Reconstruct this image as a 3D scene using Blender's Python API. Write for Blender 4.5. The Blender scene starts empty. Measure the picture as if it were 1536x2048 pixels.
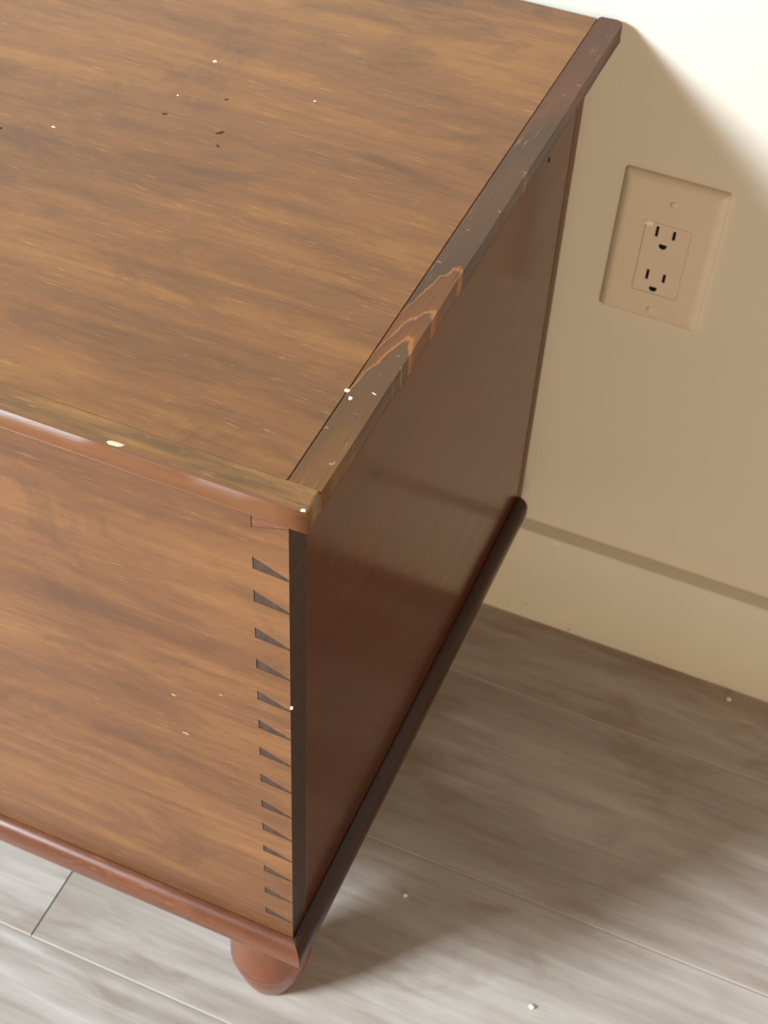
import bpy, bmesh, math, random
from mathutils import Vector, Matrix

S = bpy.context.scene
COL = S.collection
random.seed(7)

# ---------------------------------------------------------------- camera
CAM_F = 2925.25                       # focal length in pixels of the 1536x2048 frame
cam = bpy.data.cameras.new('camera')
cam.sensor_fit = 'VERTICAL'
cam.sensor_height = 24.0
cam.lens = CAM_F / 2048 * 24.0
cam.clip_start = 0.01
cam.dof.use_dof = True
cam.dof.focus_distance = 0.70
cam.dof.aperture_fstop = 13.0
co = bpy.data.objects.new('camera', cam)
COL.objects.link(co)
S.camera = co
W2C = Matrix(((0.9188401077, 0.3925287326, 0.0406700205),
              (-0.3125545324, 0.6609470546, 0.6822453043),
              (0.2409201544, -0.6395859482, 0.7299912973)))
co.matrix_world = Matrix.Translation((0.190557, -0.388805, 1.023247)) @ W2C.transposed().to_4x4()

# ---------------------------------------------------------------- light
w = bpy.data.worlds.new('room')
S.world = w
w.use_nodes = True
bg = w.node_tree.nodes['Background']
bg.inputs[0].default_value = (1.0, 0.76, 0.52, 1)
bg.inputs[1].default_value = 0.085

def area_light(name, loc, target, sx, sy, power, col):
    l = bpy.data.lights.new(name, 'AREA')
    l.shape = 'RECTANGLE'
    l.size, l.size_y = sx, sy
    l.energy = power
    l.color = col
    o = bpy.data.objects.new(name, l)
    COL.objects.link(o)
    o.location = loc
    o.rotation_euler = (Vector(target) - Vector(loc)).to_track_quat('-Z', 'Y').to_euler()
    return o
area_light('window_daylight', (-1.56, -1.44, 1.67), (0, 0.2, 0.4), 0.60, 0.55, 130, (0.83, 0.945, 1.0))
area_light('room_bounce_fill', (1.60, -2.9, 1.00), (0.25, 0.45, 0.4), 2.0, 1.9, 58, (1.0, 0.74, 0.46))  # added unseen fill, stands in for warm bounce off the room

S.view_settings.view_transform = 'Standard'
S.view_settings.look = 'None'
S.view_settings.gamma = 1
S.view_settings.exposure = 0.0
S.view_settings.use_curve_mapping = False

# ---------------------------------------------------------------- dimensions (metres)
L = 0.92                              # chest length; the right front corner of the case is at x=0, y=0
HB, HL, T = 0.167, 0.5623, 0.0117     # case bottom, case top, lid thickness
OF, OX = 0.0111, 0.0137               # lid overhang, front and side
DB, DL = 0.4206, 0.4484               # case depth, lid depth
ZT = HL + T
YW = 0.4564                           # wall
BBH, BBT = 0.1106, 0.0137             # baseboard
TF, TS = 0.0186, 0.0186               # thickness of front and side boards

# ---------------------------------------------------------------- node helpers
def lin(c):
    return tuple(((v / 255) / 12.92 if v / 255 <= 0.04045 else ((v / 255 + 0.055) / 1.055) ** 2.4) for v in c) + (1,)

class NT:
    def __init__(s, name):
        s.m = bpy.data.materials.new(name)
        s.m.use_nodes = True
        s.t = s.m.node_tree
        s.b = s.t.nodes['Principled BSDF']
    def n(s, typ, **kw):
        x = s.t.nodes.new(typ)
        for k, v in kw.items():
            setattr(x, k, v)
        return x
    def l(s, a, b):
        s.t.links.new(a, b)
    def coord(s, kind='Object'):
        return s.n('ShaderNodeTexCoord').outputs[kind]
    def mapping(s, vec, scale, loc=(0, 0, 0), rot=(0, 0, 0)):
        m = s.n('ShaderNodeMapping')
        m.inputs['Scale'].default_value = scale
        m.inputs['Location'].default_value = loc
        m.inputs['Rotation'].default_value = rot
        s.l(vec, m.inputs['Vector'])
        return m.outputs[0]
    def noise(s, vec, scale=1, detail=3, rough=0.55, dist=0.0):
        x = s.n('ShaderNodeTexNoise')
        x.inputs['Scale'].default_value = scale
        x.inputs['Detail'].default_value = detail
        x.inputs['Roughness'].default_value = rough
        x.inputs['Distortion'].default_value = dist
        s.l(vec, x.inputs['Vector'])
        return x.outputs[0]
    def ramp(s, fac, stops, interp='LINEAR'):
        r = s.n('ShaderNodeValToRGB')
        r.color_ramp.interpolation = interp
        e = r.color_ramp.elements
        while len(e) < len(stops):
            e.new(0.5)
        for i, (p, c) in enumerate(stops):
            e[i].position = p
            e[i].color = c if len(c) == 4 else lin(c)
        s.l(fac, r.inputs[0])
        return r.outputs[0]
    def math(s, op, a, b=None, c=None, clamp=False):
        x = s.n('ShaderNodeMath', operation=op, use_clamp=clamp)
        for i, v in enumerate((a, b, c)):
            if v is None:
                continue
            if isinstance(v, (int, float)):
                x.inputs[i].default_value = v
            else:
                s.l(v, x.inputs[i])
        return x.outputs[0]
    def step(s, v, lo, hi):
        x = s.n('ShaderNodeMapRange', interpolation_type='SMOOTHSTEP')
        x.inputs[1].default_value = lo
        x.inputs[2].default_value = hi
        s.l(v, x.inputs[0])
        return x.outputs[0]
    def mix(s, fac, a, b, mode='MIX'):
        x = s.n('ShaderNodeMix', data_type='RGBA', blend_type=mode)
        for i, v in ((0, fac), (6, a), (7, b)):
            if isinstance(v, (int, float)):
                x.inputs[i].default_value = v
            elif isinstance(v, tuple):
                x.inputs[i].default_value = v if len(v) == 4 else lin(v)
            else:
                s.l(v, x.inputs[i])
        return x.outputs[2]
    def xyz(s, vec):
        x = s.n('ShaderNodeSeparateXYZ')
        s.l(vec, x.inputs[0])
        return x.outputs
    def bump(s, h, strength=0.2, dist=0.001):
        b = s.n('ShaderNodeBump')
        b.inputs['Strength'].default_value = strength
        b.inputs['Distance'].default_value = dist
        s.l(h, b.inputs['Height'])
        s.l(b.outputs[0], s.b.inputs['Normal'])
    def out(s, col, rough, spec=0.5, coat=0.0):
        for v, k in ((col, 'Base Color'), (rough, 'Roughness')):
            if isinstance(v, (int, float)):
                s.b.inputs[k].default_value = v
            elif isinstance(v, tuple):
                s.b.inputs[k].default_value = v if len(v) == 4 else lin(v)
            else:
                s.l(v, s.b.inputs[k])
        s.b.inputs['Specular IOR Level'].default_value = spec
        s.b.inputs['Coat Weight'].default_value = coat
        s.b.inputs['Coat Roughness'].default_value = 0.15
        return s.m

def wood(name, dark, mid, light, axis=0, seed=0.0, rough=0.38, coat=0.1, fleck=0.6, band=14.0, stain=0.35, spec=0.4,
         hl=(196, 150, 95), bumpk=0.25, skew=0.0, toned=None):
    """Stained, rubbed wood with the grain along the given local axis."""
    m = NT(name)
    tc = m.coord()
    def sc(along, across):
        v = [across] * 3
        v[axis] = along
        return tuple(v)
    rot = (0, 0, skew)
    lo = m.noise(m.mapping(tc, sc(band * .11, band), (seed, seed * 2, seed), rot), 1, 5, .62, .9)
    md = m.noise(m.mapping(tc, sc(11, 105), (seed * 3, seed, 4), rot), 1, 5, .66, .5)
    fi = m.noise(m.mapping(tc, sc(70, 820), (0, seed, 9), rot), 1, 3, .6)
    bl = m.noise(m.mapping(tc, sc(9, 17), (seed + 5, 2, seed), rot), 1, 6, .70, 1.0)
    gl = m.noise(m.mapping(tc, sc(5, 9), (seed + 1, 7, seed), rot), 1, 4, .65, .6)
    g = m.math('ADD', m.math('ADD', m.math('MULTIPLY', lo, .42), m.math('MULTIPLY', md, .30)), m.math('MULTIPLY', gl, .28))
    c = m.ramp(g, [(.34, dark), (.50, mid), (.66, light)])
    c = m.mix(m.math('MULTIPLY', m.step(bl, .50, .68), stain), c, dark)
    fl = m.math('MULTIPLY', m.step(fi, .58, .76), m.step(bl, .66, .36))
    c = m.mix(m.math('MULTIPLY', fl, fleck), c, hl)
    fd = m.step(fi, .40, .27)
    c = m.mix(m.math('MULTIPLY', fd, .42), c, dark)
    spk = m.noise(m.mapping(tc, sc(95, 260), (seed, 3, 2), rot), 1, 2, .5)
    c = m.mix(m.math('MULTIPLY', m.step(spk, .755, .82), fleck * .7), c, hl)
    c = m.mix(m.math('MULTIPLY', m.step(spk, .25, .19), .5), c, tuple(int(v * .55) for v in dark))
    if toned:                           # redder tone mixed in towards the outer front edge
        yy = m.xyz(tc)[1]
        edge = m.step(m.math('ADD', yy, m.math('MULTIPLY', m.math('SUBTRACT', bl, .5), .004)), toned[0], toned[1])
        c = m.mix(edge, c, m.mix(md, toned[2], toned[3]))
    r = m.math('ADD', m.math('MULTIPLY', md, .22), rough - .11)
    h = m.math('ADD', m.math('MULTIPLY', fi, .5), m.math('MULTIPLY', md, .6))
    m.bump(h, bumpk, .0006)
    return m.out(c, r, spec, coat)

# ---------------------------------------------------------------- mesh helpers
def link(name, bm, mat, parent=None, smooth=False, loc=(0, 0, 0), bevel=0.0, seg=2):
    me = bpy.data.meshes.new(name)
    bmesh.ops.recalc_face_normals(bm, faces=bm.faces)
    bm.to_mesh(me)
    bm.free()
    for mm in (mat if isinstance(mat, (list, tuple)) else [mat]):
        me.materials.append(mm)
    if smooth:
        for p in me.polygons:
            p.use_smooth = True
    o = bpy.data.objects.new(name, me)
    COL.objects.link(o)
    o.location = loc
    if parent:
        o.parent = parent
    if bevel:
        b = o.modifiers.new('bevel', 'BEVEL')
        b.width = bevel
        b.segments = seg
        b.limit_method = 'ANGLE'
        b.angle_limit = math.radians(40)
        b.harden_normals = False
        for p in me.polygons:
            p.use_smooth = True
        wn = o.modifiers.new('wn', 'WEIGHTED_NORMAL')
        wn.keep_sharp = False
    return o

def box(bm, a, b):
    vs = [bm.verts.new((x, y, z)) for x in (a[0], b[0]) for y in (a[1], b[1]) for z in (a[2], b[2])]
    for f in ((0, 1, 3, 2), (4, 6, 7, 5), (0, 4, 5, 1), (2, 3, 7, 6), (0, 2, 6, 4), (1, 5, 7, 3)):
        bm.faces.new([vs[i] for i in f])
    return vs

def prism(bm, pts, axis, a, b):
    """Extrude a 2D outline along an axis (0 x, 1 y, 2 z) from a to b."""
    def p3(u, v, t):
        return {0: (t, u, v), 1: (u, t, v), 2: (u, v, t)}[axis]
    A = [bm.verts.new(p3(u, v, a)) for u, v in pts]
    B = [bm.verts.new(p3(u, v, b)) for u, v in pts]
    n = len(pts)
    fs = [bm.faces.new(A), bm.faces.new(B[::-1])]
    for i in range(n):
        fs.append(bm.faces.new((A[i], A[(i + 1) % n], B[(i + 1) % n], B[i])))
    return fs

def lathe(bm, prof, n=48):
    rings = [[bm.verts.new((r * math.cos(2 * math.pi * i / n), r * math.sin(2 * math.pi * i / n), z)) for i in range(n)] for r, z in prof]
    for a, b in zip(rings, rings[1:]):
        for i in range(n):
            bm.faces.new((a[i], a[(i + 1) % n], b[(i + 1) % n], b[i]))
    bm.faces.new(rings[0][::-1])
    bm.faces.new(rings[-1])

def empty(name, loc, label, cat, rot=(0, 0, 0)):
    o = bpy.data.objects.new(name, None)
    o.empty_display_size = .05
    COL.objects.link(o)
    o.location = loc
    o.rotation_euler = rot
    o['label'] = label
    o['category'] = cat
    return o

def blob(bm, c, r, seed=0, sub=2):
    rnd = random.Random(seed)
    res = bmesh.ops.create_icosphere(bm, subdivisions=sub, radius=1)
    for v in res['verts']:
        k = 1 + rnd.uniform(-.22, .22)
        v.co = Vector((v.co.x * r[0] * k + c[0], v.co.y * r[1] * k + c[1], v.co.z * r[2] * k + c[2]))

# ---------------------------------------------------------------- materials of the setting
def mat_wall():
    m = NT('wall_paint')
    tc = m.coord()
    n1 = m.noise(tc, 260, 3, .5)
    n2 = m.noise(tc, 3.0, 3, .5)
    c = m.ramp(n2, [(.3, (222, 216, 206)), (.7, (228, 222, 212))])
    m.bump(n1, .12, .0004)
    return m.out(c, .55, .35)

def mat_trim():
    m = NT('trim_paint')
    tc = m.coord()
    n2 = m.noise(tc, 8.0, 3, .5)
    sp = m.noise(tc, 130, 2, .5)
    c = m.ramp(n2, [(.3, (230, 227, 216)), (.7, (236, 233, 222))])
    c = m.mix(m.math('MULTIPLY', m.step(sp, .76, .80), .5), c, (120, 105, 85))
    m.bump(m.noise(tc, 90, 2, .5), .06, .0004)
    return m.out(c, .38, .45)

def mat_floor():
    m = NT('plank_greige')
    tc = m.coord()
    rn = m.n('ShaderNodeObjectInfo').outputs['Random']
    off = m.n('ShaderNodeCombineXYZ')
    m.l(m.math('MULTIPLY', rn, 31.0), off.inputs[0])
    m.l(m.math('MULTIPLY', rn, 17.0), off.inputs[1])
    va = m.n('ShaderNodeVectorMath', operation='ADD')
    m.l(tc, va.inputs[0])
    m.l(off.outputs[0], va.inputs[1])
    v = va.outputs[0]
    lo = m.noise(m.mapping(v, (3.5, 17, 1)), 1, 4, .6, .7)
    st = m.noise(m.mapping(v, (6, 110, 1)), 1, 4, .6, .3)
    fi = m.noise(m.mapping(v, (30, 520, 1)), 1, 2, .6)
    bl = m.noise(m.mapping(v, (10, 22, 1)), 1, 4, .6, .8)
    g = m.math('ADD', m.math('MULTIPLY', lo, .6), m.math('MULTIPLY', st, .4))
    c = m.ramp(g, [(.32, (150, 137, 128)), (.50, (179, 168, 160)), (.66, (204, 197, 191))])
    c = m.mix(m.math('MULTIPLY', m.step(bl, .50, .68), .42), c, (144, 122, 108))
    c = m.mix(m.math('MULTIPLY', m.step(fi, .62, .76), .25), c, (214, 207, 200))
    c = m.mix(m.math('MULTIPLY', rn, .10), c, (168, 150, 138))
    m.bump(m.math('ADD', m.math('MULTIPLY', st, .7), m.math('MULTIPLY', fi, .3)), .18, .0006)
    return m.out(c, m.math('ADD', m.math('MULTIPLY', st, .2), .34), .45)

M_WALL, M_TRIM, M_FLOOR = mat_wall(), mat_trim(), mat_floor()
m = NT('plank_edge'); M_EDGE = m.out((192, 182, 172), .7, .1)
m = NT('plank_core'); M_CORE = m.out((92, 80, 70), .8, .2)

# ---------------------------------------------------------------- floor
bm = bmesh.new()
box(bm, (-2.3, -2.6, -.06), (2.3, YW + .01, -.0085))
floor = link('floor', bm, M_CORE)
floor['kind'] = 'structure'
PW, PL, PT = 0.1815, 1.22, 0.0085
Y0 = -0.0035                          # a long seam of the floor
def plank_mesh(y0, y1, x0, x1, name):
    g = .00012
    e = .0012
    xa, xb, ya, yb = x0 + g, x1 - g, y0 + g, y1 - g
    bm = bmesh.new()
    bot = [bm.verts.new(p) for p in ((xa, ya, -PT), (xb, ya, -PT), (xb, yb, -PT), (xa, yb, -PT))]
    mid = [bm.verts.new(p) for p in ((xa, ya, -.0004), (xb, ya, -.0004), (xb, yb, -.0004), (xa, yb, -.0004))]
    ex = .0005
    top = [bm.verts.new(p) for p in ((xa + ex, ya + e, 0), (xb - ex, ya + e, 0), (xb - ex, yb - e, 0), (xa + ex, yb - e, 0))]
    bm.faces.new(bot[::-1])
    bm.faces.new(top)
    for i in range(4):
        j = (i + 1) % 4
        f = bm.faces.new((bot[i], bot[j], mid[j], mid[i]))
        f.material_index = 2
        f = bm.faces.new((mid[i], mid[j], top[j], top[i]))
        f.material_index = 1 if i % 2 == 0 else 2
    me = bpy.data.meshes.new(name)
    bmesh.ops.recalc_face_normals(bm, faces=bm.faces)
    bm.to_mesh(me)
    bm.free()
    for mm in (M_FLOOR, M_EDGE, M_CORE):
        me.materials.append(mm)
    return me
full = plank_mesh(-PW / 2, PW / 2, -PL / 2, PL / 2, 'plank')
joint = {0: -.2157, 1: .42, -1: .31, 2: -.55}
for r in range(-13, 3):
    yc = Y0 + (r + .5) * PW
    j0 = joint.get(r, (r * .437) % PL)
    k = math.floor((-2.25 - j0) / PL)
    while True:
        xc = j0 + (k + .5) * PL
        if xc - PL / 2 > 2.25:
            break
        if r == 2:
            me = plank_mesh(-PW / 2, YW - .004 - yc, -PL / 2, PL / 2, 'plank')
        else:
            me = full
        o = bpy.data.objects.new('plank', me)
        COL.objects.link(o)
        o.parent = floor
        o.location = (xc, yc, 0)
        k += 1

# ---------------------------------------------------------------- wall, baseboard
bm = bmesh.new()
box(bm, (-2.3, YW, -.06), (2.3, YW + .1, 2.45))
wall = link('wall_back', bm, M_WALL)
wall['kind'] = 'structure'
bm = bmesh.new()
yb = YW - BBT
prism(bm, [(YW + .001, .0), (yb, .0), (yb, BBH - .0012), (yb + .0012, BBH), (YW + .001, BBH + .0006)], 0, -2.3, 2.3)
base = link('baseboard_back', bm, M_TRIM)
base['kind'] = 'structure'

# ---------------------------------------------------------------- woods
W_TOP = wood('lid_wood', (82, 49, 25), (125, 79, 36), (160, 108, 49), 0, 1.3, .36, .10, .55, 13, .5, hl=(190, 142, 84))
W_STRIPF = wood('lid_front_strip_wood', (50, 36, 22), (108, 74, 40), (162, 114, 58), 0, 4.1, .40, .0, .6, 60, .3, toned=(-.0082, -.0100, (100, 62, 38), (134, 87, 54)))
W_FRONT = wood('front_wood', (86, 56, 38), (120, 79, 47), (150, 104, 62), 0, 2.2, .42, .04, .5, 13, .45, hl=(188, 136, 92))
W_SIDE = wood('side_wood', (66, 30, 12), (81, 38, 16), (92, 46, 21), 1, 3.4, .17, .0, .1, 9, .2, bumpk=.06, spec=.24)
W_MOULD = wood('moulding_wood', (84, 48, 32), (112, 66, 45), (138, 87, 60), 0, 6.6, .34, .12, .5, 40, .35)
W_MOULD_SHADED = wood('shaded_moulding_wood', (40, 21, 13), (50, 26, 16), (60, 32, 20), 1, 7.1, .34, .0, .05, 30, .3, spec=.28)  # moulding wood darkened: the side's shade is painted into its colour
W_FOOT = wood('foot_wood', (96, 48, 26), (124, 66, 38), (140, 80, 46), 2, 8.2, .34, .15, .2, 12, .2)
W_BACK = wood('back_wood', (70, 40, 26), (96, 56, 34), (110, 66, 42), 2, 9.0, .45, .05, .2, 20, .3)

def endgrain(name, a, b, seed):
    m = NT(name)
    tc = m.coord()
    n = m.noise(m.mapping(tc, (300, 300, 120), (seed, 0, 0)), 1, 3, .6)
    c = m.ramp(n, [(.3, a), (.7, b)])
    m.bump(n, .2, .0004)
    return m.out(c, .5, .3)
W_PIN = endgrain('pin_end_grain', (62, 49, 42), (82, 66, 55), 1)
W_TAIL = endgrain('tail_end_grain', (46, 26, 16), (62, 36, 22), 2)

def mat_side_strip():
    """Worn edge strip: grey-brown zones bounded by orange cathedral grain lines."""
    m = NT('lid_side_strip_wood')
    tc = m.coord()
    o = m.xyz(tc)
    wob = m.noise(m.mapping(tc, (60, 28, 1), (2, 1, 0)), 1, 4, .6, .4)
    xx = m.math('MULTIPLY', m.math('SUBTRACT', o[0], .0100), 1.0)
    par = m.math('MULTIPLY', m.math('MULTIPLY', xx, xx), 290.0)
    v = m.math('ADD', m.math('ADD', o[1], par), m.math('MULTIPLY', m.math('SUBTRACT', wob, .5), .04))
    g1, g2, b1, b2, og = (96, 69, 48), (84, 63, 48), (116, 74, 42), (108, 70, 43), (172, 110, 60)
    k = lambda y: (y + .02) / .5
    vv = m.math('MULTIPLY', m.math('ADD', v, .02), 2.0)
    c = m.ramp(vv, [(k(-.02), (114, 80, 44)), (k(.03), (112, 76, 44)), (k(.055), (100, 70, 44)), (k(.107), g1), (k(.1095), og), (k(.113), b1),
                    (k(.128), b2), (k(.134), g1), (k(.1360), og), (k(.139), b1), (k(.1695), b2), (k(.172), og), (k(.174), g2),
                    (k(.26), g1), (k(.31), g2), (k(.35), (104, 70, 50)), (k(.46), (90, 60, 44))])
    fi = m.noise(m.mapping(tc, (700, 45, 500)), 1, 3, .6)
    bl = m.noise(m.mapping(tc, (60, 22, 1), (7, 3, 0)), 1, 4, .6)
    c = m.mix(m.math('MULTIPLY', m.math('MULTIPLY', m.step(fi, .58, .72), m.step(bl, .48, .62)), .6), c, (178, 128, 90))
    c = m.mix(m.math('MULTIPLY', m.step(fi, .42, .30), .4), c, (62, 46, 36))
    scr = m.noise(m.mapping(tc, (160, 220, 1), (1, 5, 0), (0, 0, .6)), 1, 2, .5)
    c = m.mix(m.math('MULTIPLY', m.step(scr, .70, .76), .45), c, (196, 150, 118))
    m.bump(m.math('ADD', m.math('MULTIPLY', fi, .5), m.math('MULTIPLY', wob, .4)), .25, .0008)
    return m.out(c, .42, .24, .0)
W_STRIPS = mat_side_strip()

# ---------------------------------------------------------------- blanket chest
chest = empty('blanket_chest', (-L / 2, DB / 2, 0), 'low brown dovetailed wooden blanket chest on turned feet against the wall', 'chest')
OFFS = (L / 2, -DB / 2, 0)            # children are modelled with the right front corner as their origin

def part(name, bm, mat, parent=None, **kw):
    if parent is None:
        return link(name, bm, mat, chest, loc=OFFS, **kw)
    return link(name, bm, mat, parent, **kw)

# dovetail pins: measured heights on the front board
PINS = [(.5165, .0084), (.4928, .0082), (.4652, .0080), (.4405, .0078), (.4140, .0076), (.3887, .0074), (.3637, .0076),
        (.3378, .0076), (.3118, .0074), (.2872, .0078), (.2632, .0070), (.2400, .0068), (.2140, .0072), (.1887, .0074)]
def pin_outline(z, h, sk=.0):
    """Pin seen on the front: wide on the inside (left), a sliver at the corner."""
    return [(-TS, z + h * .55), (-TS, z - h * .45), (0, z - h * .55), (0, z - h * .55 + .0017)]

# front board with its row of tails (sockets cut out for the pins)
bm = bmesh.new()
zs = [(HB - .012, HB - .012)]          # alternating tail / socket limits: (height at the shoulder, height at the corner)
for z, h in reversed(PINS):
    p = pin_outline(z, h)
    zs += [(p[1][1], p[2][1]), (p[0][1], p[3][1])]
zs += [(.5410, .5475), (HL, HL)]
rows = [[bm.verts.new((x, 0, z)) for x, z in ((-L, a), (-TS, a), (0, b))] for a, b in zs]
faces = []
for k, (r0, r1) in enumerate(zip(rows, rows[1:])):
    faces.append(bm.faces.new((r0[0], r0[1], r1[1], r1[0])))
    if k % 2 == 0 and k < len(rows) - 2:
        faces.append(bm.faces.new((r0[1], r0[2], r1[2], r1[1])))
bm.verts.remove(rows[-1][2])
ret = bmesh.ops.extrude_face_region(bm, geom=faces)
bmesh.ops.translate(bm, verts=[v for v in ret['geom'] if isinstance(v, bmesh.types.BMVert)], vec=(0, TF, 0))
for f in bm.faces:
    c = f.calc_center_median()
    if abs(c.x) < 1e-4:
        f.material_index = 1
front = part('front_board', bm, [W_FRONT, W_TAIL])
# side boards
bm = bmesh.new()
box(bm, (-TS, TF, HB - .012), (0, DB, HL))
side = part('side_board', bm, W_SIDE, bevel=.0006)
for i, (z, h) in enumerate(PINS + [(.5505, .0)]):
    bm = bmesh.new()
    g = .00018
    if h:
        p = pin_outline(z, h)
        p = [(p[0][0] + g, p[0][1] - g), (p[1][0] + g, p[1][1] + g), (p[2][0] - .0002, p[2][1] + g), (p[3][0] - .0002, p[3][1] - g)]
    else:
        p = [(-TS + g, HL - .0002), (-TS + g, .5412), (-.0002, .5477), (-.0002, HL - .0002)]
    prism(bm, p, 1, .0003, TF - .0003)
    part('dovetail_pin', bm, W_PIN if h else W_MOULD, side)
bm = bmesh.new()
box(bm, (-L, TF, HB - .012), (-L + TS, DB, HL))
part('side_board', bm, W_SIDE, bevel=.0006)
# back board, its edge shows behind the side board
bm = bmesh.new()
box(bm, (-L, DB + .0004, HB - .012), (.0004, DB + .0145, HL - .002))
part('back_board', bm, W_BACK, bevel=.001)
bm = bmesh.new()
box(bm, (-L + TS, TF, HB - .012), (-TS, DB, HB))
part('bottom_board', bm, W_BACK)

# base moulding: quarter round above a square edge, mitred at the corners
MP, MH = .0092, .0185
def mould_profile():
    pts = [(0.0, HB - MH), (MP - .0010, HB - MH), (MP, HB - MH + .0010), (MP, HB - .0105)]
    for a in range(1, 6):
        t = a / 6 * math.pi / 2
        pts.append((MP * math.cos(t), HB - .0105 + .0105 * math.sin(t)))
    pts.append((0.0, HB))
    return pts
def mould(name, mat, corner_a, corner_b, outa, outb, n=1):
    """Sweep the profile from corner a to corner b; out* is the outward offset direction at each end."""
    bm = bmesh.new()
    rows = []
    for (c, o) in ((corner_a, outa), (corner_b, outb)):
        rows.append([bm.verts.new((c[0] + o[0] * u, c[1] + o[1] * u, z)) for u, z in mould_profile()])
    k = len(rows[0])
    for i in range(k):
        bm.faces.new((rows[0][i], rows[0][(i + 1) % k], rows[1][(i + 1) % k], rows[1][i]))
    bm.faces.new(rows[0])
    bm.faces.new(rows[1][::-1])
    return part(name, bm, mat, bevel=.0005)
mould('base_moulding', W_MOULD, (-L, -.0001), (0, -.0001), (-1, -1), (1, -1))
mould('base_moulding', W_MOULD_SHADED, (.0001, 0), (.0001, DB + .004), (1, -1), (1, 0))
mould('base_moulding', W_MOULD_SHADED, (-L - .0001, DB + .004), (-L - .0001, 0), (-1, 0), (-1, -1))

# turned feet
FOOT = [(.0150, 0), (.0172, .0012), (.0200, .009), (.0228, .019), (.0252, .029), (.0272, .038), (.0285, .0415), (.0300, .0435),
        (.0308, .050), (.0318, .060), (.0330, .075), (.0345, .092), (.0360, .105), (.0385, .120), (.0400, .135), (.0400, HB - .0125)]
FOOT = [(r + .001 - .0055 * min(1, max(0, (z - .03) / .04)), z) for r, z in FOOT]
for x, y in ((-.0390, .0445), (-L + .0390, .0445), (-.075, DB - .06), (-L + .075, DB - .06)):
    bm = bmesh.new()
    lathe(bm, FOOT)
    link('turned_foot', bm, W_FOOT, chest, smooth=True, loc=(OFFS[0] + x, OFFS[1] + y, 0))

# lid
JX, JY = -.0023, .0040                # joints between the panel and its edge strips
bm = bmesh.new()
box(bm, (-L + .0025, JY + .00005, HL + .0003), (JX - .0003, DL, ZT))
lid = part('lid', bm, W_TOP, bevel=.0004, seg=1)

def edge_strip(name, mat, outline, bev, outer):
    """Edge strip whose outside edges only (outer(x, y)) are rubbed round."""
    bm = bmesh.new()
    prism(bm, outline, 2, HL + .0004, ZT + .0002)
    for zz, w, sg in ((ZT + .0002, bev, 4), (HL + .0004, bev * .25, 2)):
        es = [e for e in bm.edges if all(abs(v.co.z - zz) < 1e-5 and outer(v.co.x, v.co.y) for v in e.verts)]
        bmesh.ops.bevel(bm, geom=es, offset=w, segments=sg, profile=.5, affect='EDGES', clamp_overlap=True)
    o = part(name, bm, mat, lid)
    for p in o.data.polygons:
        p.use_smooth = abs(p.normal.z) < .999 and p.area < 4e-4
    return o

rnd = random.Random(3)
pts = []
n = 60
for i in range(n + 1):                # front outside edge, uneven by fractions of a millimetre
    x = -L - OX + (L + OX * 2) * i / n
    pts.append((x, -OF + rnd.uniform(-.00025, .00025)))
pts[-1] = (OX, -OF)
pts += [(OX, JY), (JX, JY), (-L - .0, JY), (-L - OX, JY)]
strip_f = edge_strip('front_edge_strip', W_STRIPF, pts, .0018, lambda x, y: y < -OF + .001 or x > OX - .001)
pts = [(JX + .0002, JY)]
pts += [(OX, JY)]
for i in range(1, 30):
    pts.append((OX + rnd.uniform(-.0002, .0002), JY + (DL - .006 - JY) * i / 30))
ye = DL + .0035
rr = .004
for a in range(0, 7):
    t = a / 6 * math.pi / 2
    pts.append((OX - rr + rr * math.cos(t), ye - rr + rr * math.sin(t)))
pts.append((JX + .0018, ye))
pts.append((JX + .0002, ye - .0035))
edge_strip('side_edge_strip', W_STRIPS, pts, .0018, lambda x, y: x > OX - .005 or y > DL + .003)
bm = bmesh.new()
prism(bm, [(-L - OX, JY), (-L + .002, JY), (-L + .002, ye), (-L - OX, ye)], 2, HL + .0004, ZT)
part('side_edge_strip', bm, W_STRIPS, lid, bevel=.0016)

# paint flecks, a chip and a nail hole on the chest
m = NT('white_fleck'); M_FLECK = m.out((246, 244, 238), .6, .3)
m = NT('bare_wood'); M_BARE = m.out((214, 196, 164), .6, .3)
m = NT('dark_hole'); M_DARK = m.out((18, 12, 9), .8, .2)
def lid_fleck(x, y, r, mat=None, ry=1.0, rot=0.0, seed=0, name='paint_fleck'):
    bm = bmesh.new()
    blob(bm, (0, 0, 0), (r, r * ry, .00035), seed)
    bmesh.ops.rotate(bm, verts=bm.verts, cent=(0, 0, 0), matrix=Matrix.Rotation(rot, 3, 'Z'))
    bmesh.ops.translate(bm, verts=bm.verts, vec=(x, y, ZT + .0001))
    return part(name, bm, mat or M_FLECK, lid)

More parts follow.
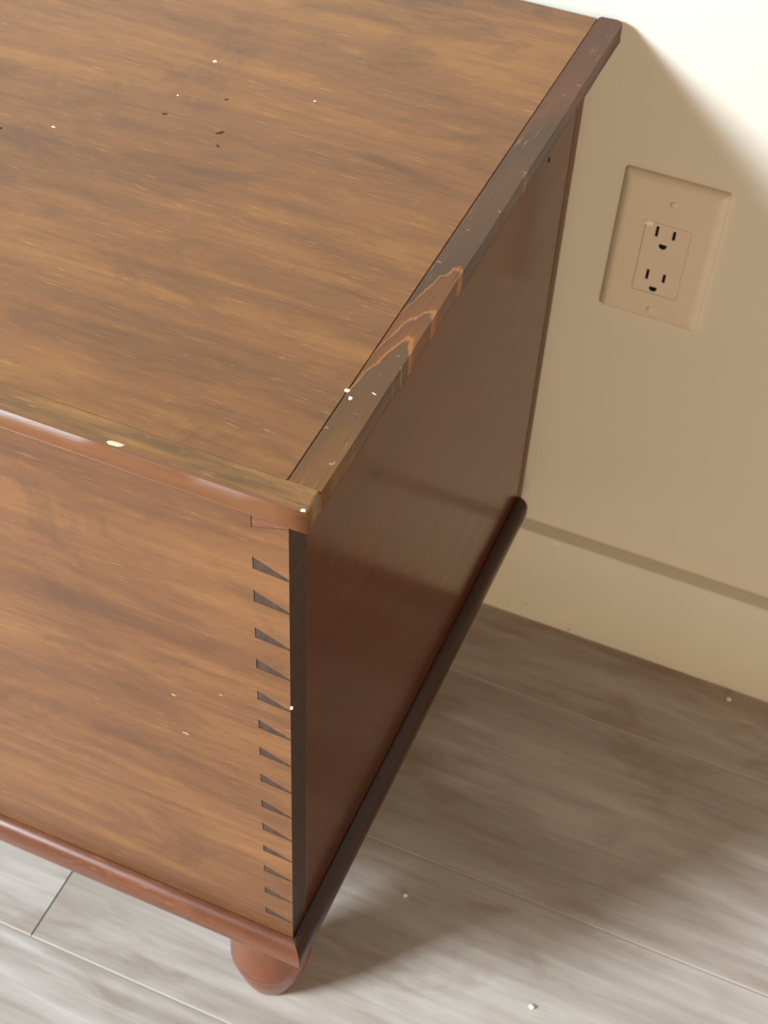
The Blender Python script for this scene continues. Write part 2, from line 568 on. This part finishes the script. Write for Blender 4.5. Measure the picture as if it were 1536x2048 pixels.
lid_fleck(-.1892, .2945, .0012, seed=1)
lid_fleck(-.0026, .0672, .0014, ry=.9, seed=2)
lid_fleck(.0009, .0629, .0009, ry=1.6, rot=.5, seed=3)
lid_fleck(-.1187, .2817, .0007, seed=4)
lid_fleck(-.2356, .1931, .0011, ry=.5, seed=5)
lid_fleck(-.1906, .2522, .0006, seed=6)
lid_fleck(.0112, -.0090, .0013, ry=.8, seed=7)
lid_fleck(.0093, .0704, .0013, ry=.3, rot=-.3, seed=8)
lid_fleck(-.0796, -.0082, .0048, M_BARE, .30, .1, 9, 'bare_chip')
m = NT('dark_scuff'); M_SCUFF = m.out((76, 50, 30), .6, .2)
m = NT('worn_wood'); M_WORN = m.out((182, 138, 98), .6, .3)
for k, (u, v, r, a) in enumerate(((-.1642, .2608, .0012, 1.0), (-.188, .232, .0016, .4), (-.152, .229, .0026, .9), (-.147, .217, .0016, -.5), (-.262, .178, .0030, .7))):
    lid_fleck(u, v, r, M_SCUFF, .35, a, 50 + k, 'dent')
for k, (x, z, r) in enumerate(((-.0636, .3527, .0014), (-.0687, .3854, .0011), (-.040, .402, .0008))):
    bm = bmesh.new()
    blob(bm, (x, .0, z), (r * 1.6, .0003, r * .7), 60 + k)
    part('bare_chip', bm, M_WORN, front)
bm = bmesh.new()
blob(bm, (.0006, .0002, .4143), (.0009, .0008, .0013), 11)
part('paint_fleck', bm, M_FLECK, front)
bm = bmesh.new()
blob(bm, (.0002, .3671, .5200), (.0003, .0012, .0020), 12)
part('nail_hole', bm, M_DARK, side)

# ---------------------------------------------------------------- wall outlet
outlet = empty('wall_outlet', (.0672, YW, .4140), 'painted duplex electrical outlet with beige cover plate on the wall', 'outlet', (0, -.0124 * -1, 0))
def mat_plate():
    m = NT('plate_paint')
    tc = m.coord()
    m.bump(m.noise(tc, 220, 3, .5), .10, .0003)
    return m.out((226, 214, 198), .42, .45)
M_PLATE = mat_plate()
PWH, PHH = .0363, .0586
RW, RH = .0162, .0292                 # half size of the receptacle face
RX, RZ = .0012, -.0045
# cover plate with bevelled rim and a rectangular opening (local x right, z up, -y towards the room)
bm = bmesh.new()
def loop(hw, hh, y, cx=0, cz=0, r=0.0, n=4):
    vs = []
    for sx, sz, a0 in ((1, 1, 0), (-1, 1, 90), (-1, -1, 180), (1, -1, 270)):
        for i in range(n + 1):
            a = math.radians(a0 + 90 * i / n)
            vs.append(bm.verts.new((cx + sx * (hw - r) + r * math.cos(a), y, cz + sz * (hh - r) + r * math.sin(a))))
    return vs
def bridge(a, b):
    k = len(a)
    for i in range(k):
        bm.faces.new((a[i], a[(i + 1) % k], b[(i + 1) % k], b[i]))
loops = [loop(PWH, PHH, -.0001, r=.0022), loop(PWH, PHH, -.0016, r=.0022), loop(PWH - .0012, PHH - .0012, -.0034, r=.002),
         loop(PWH - .0045, PHH - .0045, -.0056, r=.0018), loop(PWH - .0065, PHH - .0065, -.0059, r=.0016),
         loop(RW + .0002, RH + .0002, -.0061, RX, RZ, .001), loop(RW + .0001, RH + .0001, -.0055, RX, RZ, .001),
         loop(RW + .0001, RH + .0001, -.0005, RX, RZ, .001)]
for a, b in zip(loops, loops[1:]):
    bridge(a, b)
plate = link('cover_plate', bm, M_PLATE, outlet, smooth=True)
for p in plate.data.polygons:
    if p.normal.y < -.97 or p.normal.y > .97 or (abs(p.center.x - RX) < RW + .001 and abs(p.center.z - RZ) < RH + .001):
        p.use_smooth = False
# receptacle face
bm = bmesh.new()
lo = [loop(RW, RH, -.0005, RX, RZ, .001), loop(RW, RH, -.0056, RX, RZ, .001), loop(RW - .0005, RH - .0005, -.0062, RX, RZ, .001)]
for a, b in zip(lo, lo[1:]):
    bridge(a, b)
bm.faces.new(lo[-1])
recept = link('receptacle', bm, M_PLATE, outlet, bevel=.0)
for zc in (.0182, -.0183):
    for xs, h in ((-.0060, .0041), (.0060, .0035)):
        bm = bmesh.new()
        prism(bm, [(xs - .0010, zc - h), (xs + .0010, zc - h), (xs + .0010, zc + h), (xs - .0010, zc + h)], 1, -.0064, -.0045)
        link('slot', bm, M_DARK, recept)
    bm = bmesh.new()
    ring = [(.0027 * math.cos(math.radians(a)), zc - .0108 + .0024 * math.sin(math.radians(a))) for a in range(180, 361, 20)]
    ring += [(.0027, zc - .0094), (-.0027, zc - .0094)]
    prism(bm, ring, 1, -.0064, -.0045)
    link('ground_hole', bm, M_DARK, recept)
for zc in (.0415, -.0480):
    bm = bmesh.new()
    pr = [(.0026, 0), (.0026, .0003), (.0020, .0007), (.0004, .0008)]
    lathe(bm, pr, 20)
    bmesh.ops.rotate(bm, verts=bm.verts, cent=(0, 0, 0), matrix=Matrix.Rotation(math.pi / 2, 3, 'X'))
    bmesh.ops.translate(bm, verts=bm.verts, vec=(.0010, -.0058, zc))
    sc = link('screw', bm, M_PLATE, plate, smooth=True)
for x, z, r, s in ((-.0126, .0232, .0027, 21), (.0043, -.0222, .0009, 22), (.0150, -.0290, .0008, 23)):
    bm = bmesh.new()
    blob(bm, (x, -.0064, z), (r * 1.2, .0006, r * .8), s)
    link('paint_chip', bm, M_FLECK, recept)

# ---------------------------------------------------------------- baseboard chip and floor crumbs
bm = bmesh.new()
blob(bm, (.0345, YW - BBT, .1068), (.0040, .0004, .0012), 31)
link('paint_chip', bm, M_FLECK, base)
def crumb(x, y, r, seed, label):
    bm = bmesh.new()
    blob(bm, (0, 0, r * .62), (r * 1.15, r * .9, r * .7), seed, 2)
    o = link('crumb', bm, M_FLECK, loc=(x, y, 0), smooth=True)
    o['label'] = label
    o['category'] = 'crumb'
    o['group'] = 'crumbs on the floor'
crumb(.0265, .1425, .0018, 41, 'white crumb on the floor just right of the chest foot, inside the shadow')
crumb(.1453, .0980, .0021, 42, 'white crumb on the daylit floor nearest the bottom edge of the photo')
crumb(.2100, .4304, .0022, 43, 'white crumb on the shaded floor close under the baseboard')
